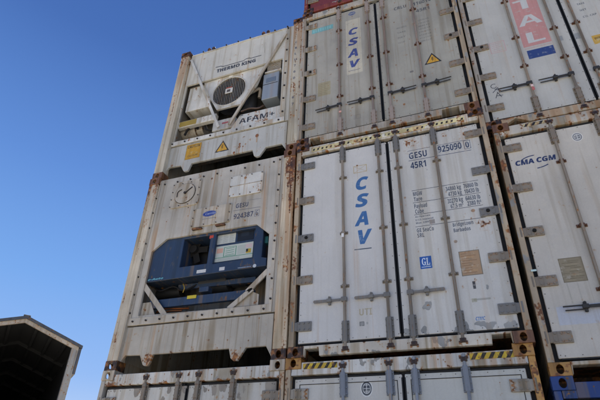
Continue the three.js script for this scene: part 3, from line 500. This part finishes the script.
    lab('instruction_label', 1.36, 1.645, 1.54, 1.715, (t) => { t.fillStyle = '#b9bdb6'; t.fillRect(0, 0, 256, 160); t.fillStyle = '#8d928e'; for (let i = 0; i < 13; i++) for (let k = 0; k < 3; k++) t.fillRect(12 + k * 82, 12 + i * 11, 40 + rnd() * 32, 3); });
    lab('wiring_label', 1.375, 1.915, 1.285, 1.508, (t) => { t.fillStyle = '#b9c0b6'; t.fillRect(0, 0, 256, 160); t.strokeStyle = '#2e7f5e'; t.lineWidth = 4; for (let i = 0; i < 4; i++) { t.beginPath(); t.moveTo(70, 36 + i * 22); t.lineTo(128, 32 + i * 22); t.stroke(); } t.strokeRect(58, 20, 82, 92); t.fillStyle = '#2f7d5c'; t.fillRect(0, 118, 256, 5); t.fillStyle = '#8f9590'; for (let i = 0; i < 8; i++) t.fillRect(152, 24 + i * 11, 50 + rnd() * 10, 3); for (let i = 0; i < 3; i++) t.fillRect(20, 130 + i * 9, 150, 3); t.fillStyle = '#b3962c'; t.fillRect(210, 66, 34, 44); t.fillStyle = '#28241a'; t.fillRect(210, 66, 14, 30); t.fillStyle = '#c7b3b0'; t.fillRect(205, 16, 44, 40); t.fillStyle = '#c9a08c'; t.fillRect(6, 22, 44, 50); });
    lab('display_window', 1.672, 1.905, 1.545, 1.715, (t) => { t.fillStyle = '#0e1116'; t.fillRect(0, 0, 256, 160); t.fillStyle = '#1c232c'; t.fillRect(60, 40, 120, 60); });
    const zs = zu + .007, tag = (name, u0, u1, v0, v1, text, ink, bgc, font) => { const [x_, y_, d_, e_] = q(u0, u1, v0, v1, zs), cv = document.createElement('canvas'); cv.width = 256; cv.height = 64; const t = cv.getContext('2d'); t.fillStyle = bgc; t.fillRect(0, 0, 256, 64); t.fillStyle = ink; t.font = font; const w = t.measureText(text).width; t.save(); t.scale(244 / w, 1); t.fillText(text, 4, 50); t.restore(); const tx = new THREE.CanvasTexture(cv); tx.colorSpace = THREE.SRGBColorSpace; part(house, name, sheetUV(bx(x_, y_, d_, e_, zs - .004, zs), x_, d_, y_ - x_, e_ - d_), new THREE.MeshStandardMaterial({ map: tx, roughness: .5 }), { keepUV: true }); };
    tag('unit_lettering', .36, .62, 1.142, 1.188, 'e-Auto', '#6fb9c6', '#24364f', 'italic bold 52px sans-serif'); tag('white_sticker', 1.125, 1.262, 1.165, 1.21, '==', '#aab', '#c9cbc8', '40px sans-serif'); tag('white_sticker', 1.458, 1.535, 1.16, 1.207, ' ', '#aaa', '#c4c6c6', '40px sans-serif'); tag('maker_lettering', 1.72, 1.915, 1.15, 1.174, 'TRANSICOLD', '#a9b4c2', '#24364f', 'bold 50px sans-serif');
    const dsc = S(1.958, 1.163, zs); part(house, 'round_sticker', cyl(.024, .004, 'z', dsc[0], dsc[1], zs - .001, 20), plain(0xb9c0c6, .5));
    const red = S(1.29, 1.665, zu - .02); part(house, 'warning_flag', bx(red[0] - .035, red[0] + .035, red[1] - .025, red[1] + .025, zu - .03, zu + .008, .01), plain(0xb8432f, .5)); }
  part(c, 'unit_rail', [bar([...S(.5, .795, -.13), -.13], [...S(1.99, .79, -.13), -.13], .11, .05), bar([...S(.9, .99, -.3), -.3], [...S(2.0, .97, -.3), -.3], .07, .05)], unitMat);
  { const y = q(1.045, 1.178, .826, .868, -.1); part(c, 'yellow_tag', bx(y[0], y[1], y[2], y[3], -.104, -.098), plain(0xc7b32c, .5)); const bxx = q(1.2, 1.34, .9, .97, -.15); part(c, 'sensor_box', bx(bxx[0], bxx[1], bxx[2], bxx[3], -.25, -.15, .01), unitMat); }
  const flat = (name, a, b, w, zz = -.075) => part(c, name, bar([...S(...a, zz), zz], [...S(...b, zz), zz], w, .02), F.cream);
  flat('brace', [.325, 1.1], [.755, .645], .07); flat('brace', [2.15, 1.075], [1.89, .825], .065); flat('brace', [1.96, .86], [1.66, .635], .06);
  part(c, 'gusset', extr(pts([[.335, .84], [.5, .84], [.6, .66], [.335, .66]], -.1), .012, -.11), F.cream); part(c, 'gusset', extr(pts([[1.72, .65], [2.05, .65], [2.05, .78], [1.95, .83]], -.1), .012, -.11), F.cream);
  { const P = (u, v, zz) => [...S(u, v, zz), zz]; part(c, 'compressor', [cyl(.13, .42, 'x', P(1.45, .98, -.4)[0], P(1.45, .98, -.4)[1], -.4, 20), cyl(.08, .2, 'x', P(1.78, .98, -.4)[0], P(1.78, .98, -.4)[1], -.4, 16)], plain(0x27282a, .6));
    part(c, 'copper_pipe', pipe([P(.62, .69, -.2), P(.75, .73, -.18), P(.95, .71, -.2), P(1.1, .7, -.25)], .014), plain(0x8a5330, .45, .5)); part(c, 'copper_pipe', pipe([P(.7, .67, -.16), P(.82, .69, -.16), P(1.0, .68, -.18)], .012), plain(0x7a4a2a, .45, .5));
    part(c, 'hose', pipe([P(.5, 1.05, -.3), P(.62, .98, -.22), P(.8, 1.02, -.25), P(.98, .95, -.22), P(1.2, 1.02, -.3)], .012), GREY.black); part(c, 'hose', pipe([P(.95, 1.04, -.2), P(.98, .98, -.18), P(.97, .92, -.2)], .006), plain(0xa68a2e, .5)); part(c, 'receiver_tank', cyl(.07, .5, 'x', P(.72, .93, -.42)[0], P(.72, .93, -.42)[1], -.42, 16), plain(0x1f2021, .6));
    part(c, 'junction_box', bx(P(2.055, 0, -.15)[0], P(2.115, 0, -.15)[0], P(2, 1.46, -.15)[1], P(2, 1.56, -.15)[1], -.25, -.15, .01), plain(0x2f6f70, .5)); }
}
function sheetUVs(g, w, h) { const p = g.attributes.position; g.computeBoundingBox(); const a = g.boundingBox, uv = g.attributes.uv; for (let i = 0; i < p.count; i++) uv.setXY(i, (p.getX(i) - a.min.x + (a.max.z - p.getZ(i))) / w, (p.getY(i) - a.min.y) / h); }

// --- third row: white cooling unit behind two diagonal bars
{
  const pos = [-W + .003, 2.896, -.023], { c, X, S, pts, q } = reefer(pos, 'white refrigerated container with a round fan grille behind two diagonal bars', { frame: F.cream, side: F.white }, { tl: F.darkrust, tr: F.darkrust, bl: F.rust, br: F.rust }, {
    l: painted({ w: 128, h: 1024, mw: .35, mh: 2.8, base: 0xbdb6a4, s: 223, streak: .7, blotch: .12, rust: -.2, spots: 16, rf: 26, ry: 4, rustAt: (x, y) => sm(1.6, 2.7, y) * .15 }),
    r: painted({ w: 128, h: 1024, mw: .35, mh: 2.8, base: 0xbfb8a5, s: 227, streak: .8, blotch: .14, rust: 0, spots: 24, rf: 26, ry: 3.5, rustAt: (x, y) => sm(.05, .12, x) * .1 + sm(1.7, 2.7, y) * .13,
      draw: (ctx, sc, w, h) => { ctx.fillStyle = '#2b3352'; ctx.font = 'bold 25px sans-serif'; 'CRLU7601167'.split('').forEach((t, i) => ctx.fillText(t, 15, (2.8 - 2.15 + i * .14) / 2.8 * h)); } }) });
  for (const k of c.children) if (k.name === 'corner_post' && k.material.map.image.width === 128) sheetUVs(k.geometry, .35, 2.8);
  const z = -.08, b0 = S(.165, .585, z), b1 = S(2.222, .572, z), x0 = X(.176), x1 = X(2.262), hole = pts([[.275, 1.955], [2.105, 1.985], [2.13, .66], [.262, .69]], z), yt = S(1, 2.735, z)[1];
  const end = panelMat(x1 - x0, yt - b0[1], { base: 0xc6c4ba, s: 229, streak: .5, blotch: .07, rust: -.9, spots: 14,
    draw: (ctx, sc) => {
      const p = printer(0, yt, sc, ctx), P = (u, v) => { const a = S(u, v, z); return [a[0] - x0, a[1]]; }; let a = P(.85, 2.085); p.text('THERMO KING', a[0], a[1], .77, .078, '#33353a', 'bold', 'sans-serif', 1, 0, 6);
      a = P(.815, 2.2); const b = P(1.72, 2.235); const pts_ = [[0, .03], [.1, .03], [.16, 0], [.56, .0], [.6, .03], [.66, .03], [.7, .01], [.9, .01]]; for (let i = 0; i < pts_.length - 1; i++) p.line(a[0] + pts_[i][0], a[1] + pts_[i][1], a[0] + pts_[i + 1][0], a[1] + pts_[i + 1][1], '#33353a', .017);
      a = P(1.755, 2.25); p.line(a[0], a[1], a[0] - .01, a[1] + .28, '#8f8f88', .006);
    } });
  part(c, 'end_panel', sheetUV(extr([[x0, b0[1]], [x1, b0[1]], [x1, yt], [x0, yt]], .03, z - .03, [hole]), x0, b0[1], x1 - x0, yt - b0[1]), end, { keepUV: true });
  part(c, 'top_header', bx(X(.18), X(2.258), yt + .002, 2.872, -.16, z - .012, .006), F.cream);
  const sillM = painted({ w: 800, h: 290, mw: 2.1, mh: .76, base: 0xb6b6b0, s: 233, streak: .5, blotch: .08, rust: -.6, spots: 12, rough: .55,
    draw: (ctx, sc) => {
      const p = printer(.176, .68, sc, ctx); p.rect(.548, .812, .255, .545, '#c3921f'); p.text('CAUTION', .565, .475, .225, .05, '#2a2419'); p.text('CAUTION', .59, .3, .18, .035, '#2a2419', ''); p.text('▲ ▲', .6, .37, .16, .07, '#3c2f14'); p.frame(.548, .812, .255, .545, '#8a6a1d', .006); tri(p, 1.078, .262, 1.325, .48);
      for (const [u, v, r] of [[1.78, .42, .028], [1.5, .33, .018], [1.5, .28, .022], [1.56, .27, .012], [1.42, .185, .02]]) { p.oval(u, v, r, r * 1.2, '#7d4a24'); p.line(u, v, u + .002, v - .13, '#a5713d', r * .7, .55); }
    } });
  const sl0 = S(.176, -.08, z), sl1 = S(2.276, .68, z); part(c, 'end_sill', sheetUV(extr(pts(sillEdge(.566), z), .03, z - .034, [], .004), sl0[0], sl0[1], sl1[0] - sl0[0], sl1[1] - sl0[1]), sillM, { keepUV: true });
  const st = .014;
  part(c, 'bolted_frame', [bx(b0[0] + .01, b0[0] + .075, b0[1] + .09, yt - .005, z - .001, z + st, .004), bx(b1[0] - .085, b1[0] - .012, b0[1] + .09, yt - .005, z - .001, z + st, .004), bx(b0[0] + .01, b1[0] - .012, b0[1], b0[1] + .085, z - .001, z + st + .003, .004), bx(b0[0] + .09, b1[0] - .1, yt - .03, yt - .004, z - .001, z + st, .004)], F.white);
  part(c, 'bolts', bolts([...lineOf([b0[0] + .045, b0[1] + .2], [b0[0] + .045, yt - .05], 8), ...lineOf([b1[0] - .045, b1[1] + .2], [b1[0] - .045, yt - .05], 8), ...lineOf([b0[0] + .1, b0[1] + .045], [b1[0] - .1, b1[1] + .045], 9), ...lineOf([b0[0] + .1, yt - .002], [b1[0] - .06, yt - .002], 9)].map((a) => [a[0], a[1], z + st]), .015), GREY.bolt, { stuff: true });
  for (const u of [.61, .70, 1.70, 1.79]) { const a = S(u, 2.74, z); part(c, 'lifting_lug', [bx(a[0] - .032, a[0] + .032, yt + .004, yt + .05, z - .01, z + .02, .006), cyl(.02, .03, 'z', a[0], yt + .045, z + .006, 10)], F.darkrust); }
  const Z1 = -.7, B = q(.24, 2.16, .63, 2.02, z); part(c, 'machinery_bay', [bx(B[0], B[1], B[2], B[3], Z1 - .02, Z1), bx(B[0] - .02, B[0], B[2], B[3], Z1, z - .032), bx(B[1], B[1] + .02, B[2], B[3], Z1, z - .032), bx(B[0], B[1], B[3], B[3] + .02, Z1, z - .032), bx(B[0], B[1], B[2] - .02, B[2], Z1, z - .032)], F.steel);
  // fan panel with slatted round guard
  const zf = -.13, fc = S(1.167, 1.543, zf), R_ = .318;
  const fp = part(c, 'fan_panel', extr(pts([[.62, 1.94], [1.80, 1.945], [1.68, 1.52], [1.43, 1.17], [.985, 1.17], [.83, 1.45]], zf), .03, zf - .03, [oval(fc[0], fc[1], R_, R_)], .004), F.white);
  { const sl = []; for (let i = -9; i <= 9; i++) { const dx = i * .033, hh = Math.sqrt(R_ * R_ - dx * dx); sl.push(bx(fc[0] + dx - .005, fc[0] + dx + .005, fc[1] - hh, fc[1] + hh, zf - .03, zf - .004)); } part(fp, 'fan_grille', sl, F.steel, { stuff: true });
    part(fp, 'fan_ring', ni(new THREE.TorusGeometry(R_ + .004, .012, 8, 56).translate(fc[0], fc[1], zf)), F.white);
    const hub = part(fp, 'hub_plate', bx(fc[0] - .07, fc[0] + .07, fc[1] - .055, fc[1] + .06, zf - .002, zf + .012, .006), F.white); part(hub, 'hub_sticker', bx(fc[0] - .035, fc[0] + .03, fc[1] - .03, fc[1] + .025, zf + .0125, zf + .014), plain(0x57504c, .6)); part(fp, 'red_tab', bx(fc[0] - .06, fc[0] + .05, fc[1] + .066, fc[1] + .085, zf, zf + .01), plain(0xa4523f, .6));
    const bl = [cyl(.07, .05, 'z', fc[0], fc[1], zf - .12, 16)]; for (let i = 0; i < 6; i++) { const a = i * Math.PI / 3 + .2; bl.push(bar([fc[0], fc[1], zf - .11], [fc[0] + Math.cos(a) * .28, fc[1] + Math.sin(a) * .28, zf - .15], .13, .006)); } part(fp, 'fan_blades', bl, GREY.dark); part(fp, 'fan_back', cyl(.33, .02, 'z', fc[0], fc[1], zf - .24, 32), GREY.black);
    const yl = S(1.31, 1.935, zf); part(fp, 'yellow_stain_strip', bx(yl[0] - .1, yl[0] + .1, yl[1] - .012, yl[1] + .012, zf + .001, zf + .006), plain(0xa8935a, .7)); }
  const boxy = (name, u0, u1, v0, v1, zz, d, mat, r = .01, opt) => { const [a, b, e, f] = q(u0, u1, v0, v1, zz); return part(c, name, bx(a, b, e, f, zz - d, zz, r), mat, opt); };
  boxy('shelf', .3, .72, 1.865, 1.925, -.2, .3, F.grey); boxy('evaporator_box', .36, .83, 1.305, 1.86, -.15, .3, F.white); const lb = boxy('lower_bar', .27, .99, .972, 1.105, -.11, .08, F.white);
  { const [a, b, e, f] = q(.305, .625, .99, 1.095, -.107); part(lb, 'yellow_sticker', bx(a, b, e, f, -.11, -.106), painted({ w: 128, h: 64, mw: .35, mh: .12, base: 0xb59a3c, s: 239, blotch: .2, streak: .4, rough: .5 })); }
  boxy('lower_box', .96, 1.36, .72, .93, -.14, .1, F.white); { const [a, b, e, f] = q(1.13, 1.24, .83, .86, -.138); part(c, 'red_lettering', bx(a, b, e, f, -.139, -.1365), plain(0xa8585a, .6)); }
  { const P = (u, v, zz) => [...S(u, v, zz), zz]; const mot = P(.62, .8, -.35); part(c, 'compressor_motor', [cyl(.14, .3, 'x', mot[0] - .05, mot[1], -.35, 20), cyl(.11, .12, 'x', mot[0] + .17, mot[1], -.35, 20)], F.grey); part(c, 'black_hose', pipe([P(.45, .78, -.2), P(.5, .9, -.18), P(.6, .92, -.2), P(.7, .85, -.25)], .02), GREY.black); part(c, 'black_hose', pipe([P(.8, .95, -.25), P(.85, .8, -.2), P(.95, .74, -.22)], .016), GREY.black);
    const cm = P(1.6, 1.12, -.4); part(c, 'scroll_compressor', [cyl(.12, .4, 'y', cm[0], cm[1], -.4, 20), cyl(.1, .08, 'y', cm[0], cm[1] + .22, -.4, 20, .05)], plain(0x3a3b3c, .5)); part(c, 'refrigerant_pipe', pipe([P(1.5, 1.35, -.25), P(1.6, 1.37, -.22), P(1.74, 1.4, -.25), P(1.75, 1.2, -.3)], .03), F.grey); part(c, 'refrigerant_pipe', pipe([P(1.45, 1.0, -.2), P(1.6, 1.02, -.2), P(1.75, .98, -.22), P(1.9, 1.03, -.3)], .018), plain(0x5a4a40, .5)); }
  const cb = boxy('control_box', 1.785, 2.062, 1.14, 1.705, -.12, .25, painted({ w: 256, h: 512, mw: .4, mh: .8, base: 0x8f9aa6, s: 241, blotch: .14, streak: .4, rough: .35 }), .012); { const [a, b, e, f] = q(1.84, 2.01, 1.5, 1.6, -.118); part(cb, 'control_display', bx(a, b, e, f, -.119, -.114, .002), plain(0x6b7784, .3)); const [a2, b2, e2, f2] = q(1.795, 2.05, 1.46, 1.468, -.118); part(cb, 'box_seam', bx(a2, b2, e2, f2, -.119, -.116), GREY.dark); }
  { const [a, b, e, f] = q(1.84, 2.085, 1.765, 1.985, -.12); const bars_ = []; for (let i = 0; i < 11; i++) bars_.push(bx(a, b, e + (f - e) * i / 11, e + (f - e) * (i + .45) / 11, -.135, -.12)); for (let i = 0; i < 9; i++) bars_.push(bx(a + (b - a) * i / 9, a + (b - a) * (i + .25) / 9, e, f, -.14, -.136)); part(c, 'air_grille', bars_, F.grey, { stuff: true }); boxy('grille_ledge', 1.8, 2.09, 1.735, 1.762, -.1, .08, F.white, .004); }
  { const pl = pts([[1.44, .93], [2.15, .925], [2.17, .655], [1.3, .68]], -.1), x = pl[3][0], y = pl[3][1], w = pl[2][0] - x, h = pl[0][1] - y + .02;
    const am = painted({ w: 512, h: 160, mw: .9, mh: .28, base: 0xc4c5c0, s: 251, blotch: .06, streak: .3, rough: .5, draw: (ctx, sc, W_, H_) => { ctx.fillStyle = '#25282c'; ctx.font = 'bold 100px sans-serif'; const t = 'AFAM+', mw = ctx.measureText(t).width; ctx.save(); ctx.translate(W_ * .16, H_ * .76); ctx.scale(W_ * .70 / mw, .84); ctx.fillText(t, 0, 0); ctx.restore(); ctx.fillRect(0, 4, W_, 8); ctx.fillRect(W_ * .16, 18, 34, 9); } });
    part(c, 'name_plate', sheetUV(extr(pl, .015, -.115), x, y, w, h), am, { keepUV: true }); }
  const P = (u, v, zz) => [...S(u, v, zz), zz];
  part(c, 'diagonal_bar', [bar(P(.245, 2.635, -.055), P(1.075, .78, -.055), .045, .02), bar(P(.235, 2.62, -.07), P(1.06, .775, -.07), .012, .035)], F.white);
  part(c, 'diagonal_bar', [bar(P(2.13, 2.585, -.055), P(1.26, .78, -.055), .045, .02), bar(P(2.14, 2.57, -.07), P(1.275, .775, -.07), .012, .035)], F.cream);
}

// ---------------------------------------------------------------- open gabled steel shed beyond the left corner of the stack
{
  const D = 20, az = -51.5 * Math.PI / 180, s = top('open_shed', 'dark open-fronted steel shed with a low gable roof and pale edge trim', 'shed', [EYE.x + D * Math.sin(az), -2.9, EYE.z - D * Math.cos(az)]);
  s.rotation.y = -az;                                              // its front looks back at the stack
  const ye = 6.33, ya = 7.03, w = 2.03, T = .24, dep = 24;
  const roofM = painted({ w: 256, h: 256, mw: 2, mh: 2, base: 0x4a5058, s: 261, tile: true, rust: .2, rough: .6 }), pale = painted({ w: 256, h: 256, mw: 2, mh: 2, base: 0xb3aba0, s: 263, tile: true, rust: .2, rough: .6 }), post = painted({ w: 256, h: 256, mw: 2, mh: 2, base: 0x9c9c99, s: 269, tile: true, rust: .1, rough: .6 }), inner = plain(0x1b1c1e, .8);  // inner: near-black, puts the shade inside the shed into the colour
  for (const k of [-1, 1]) {
    const sl = (x, t, z0, z1) => extr(k > 0 ? [[0, ya + t], [0, ya], [x, ya - (ya - ye) * x / w], [x, ya - (ya - ye) * x / w + t]] : [[0, ya], [0, ya + t], [-x, ya - (ya - ye) * x / w + t], [-x, ya - (ya - ye) * x / w]], z1 - z0, z0);
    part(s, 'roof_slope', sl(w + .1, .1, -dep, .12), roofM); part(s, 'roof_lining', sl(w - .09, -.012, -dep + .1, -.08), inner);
    part(s, 'verge_trim', sl(w - .02, -.13, -.06, .04), pale);
    part(s, 'front_post', bx(k > 0 ? w - T : -w, k > 0 ? w : -w + T, 0, ye - .02, -.25, .03, .01), post);
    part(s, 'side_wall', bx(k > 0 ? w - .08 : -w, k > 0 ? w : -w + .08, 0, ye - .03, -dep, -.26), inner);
    part(s, 'eaves_fascia', bx(k > 0 ? w + .002 : -w - .09, k > 0 ? w + .09 : -w - .002, ye - .95, ye - .03, -dep, .05), roofM);
    for (let i = 1; i < 5; i++) part(s, 'rafter', sl(w - .1, -.14, -i * 3.4 - .06, -i * 3.4 + .06), inner);
    for (const x of [.45, 1.0, 1.55]) part(s, 'purlin', bx(k > 0 ? x - .05 : -x - .05, k > 0 ? x + .05 : -x + .05, ya - (ya - ye) * (x + .05) / w - .09, ya - (ya - ye) * (x + .05) / w - .02, -dep + .1, -.08), inner);
  }
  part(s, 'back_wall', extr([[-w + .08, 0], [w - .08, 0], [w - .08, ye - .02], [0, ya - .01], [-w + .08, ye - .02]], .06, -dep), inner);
  part(s, 'ridge_cap', bx(-.12, .12, ya + .075, ya + .125, -dep, .13, .02), roofM);
}
renderer.render(scene, camera);
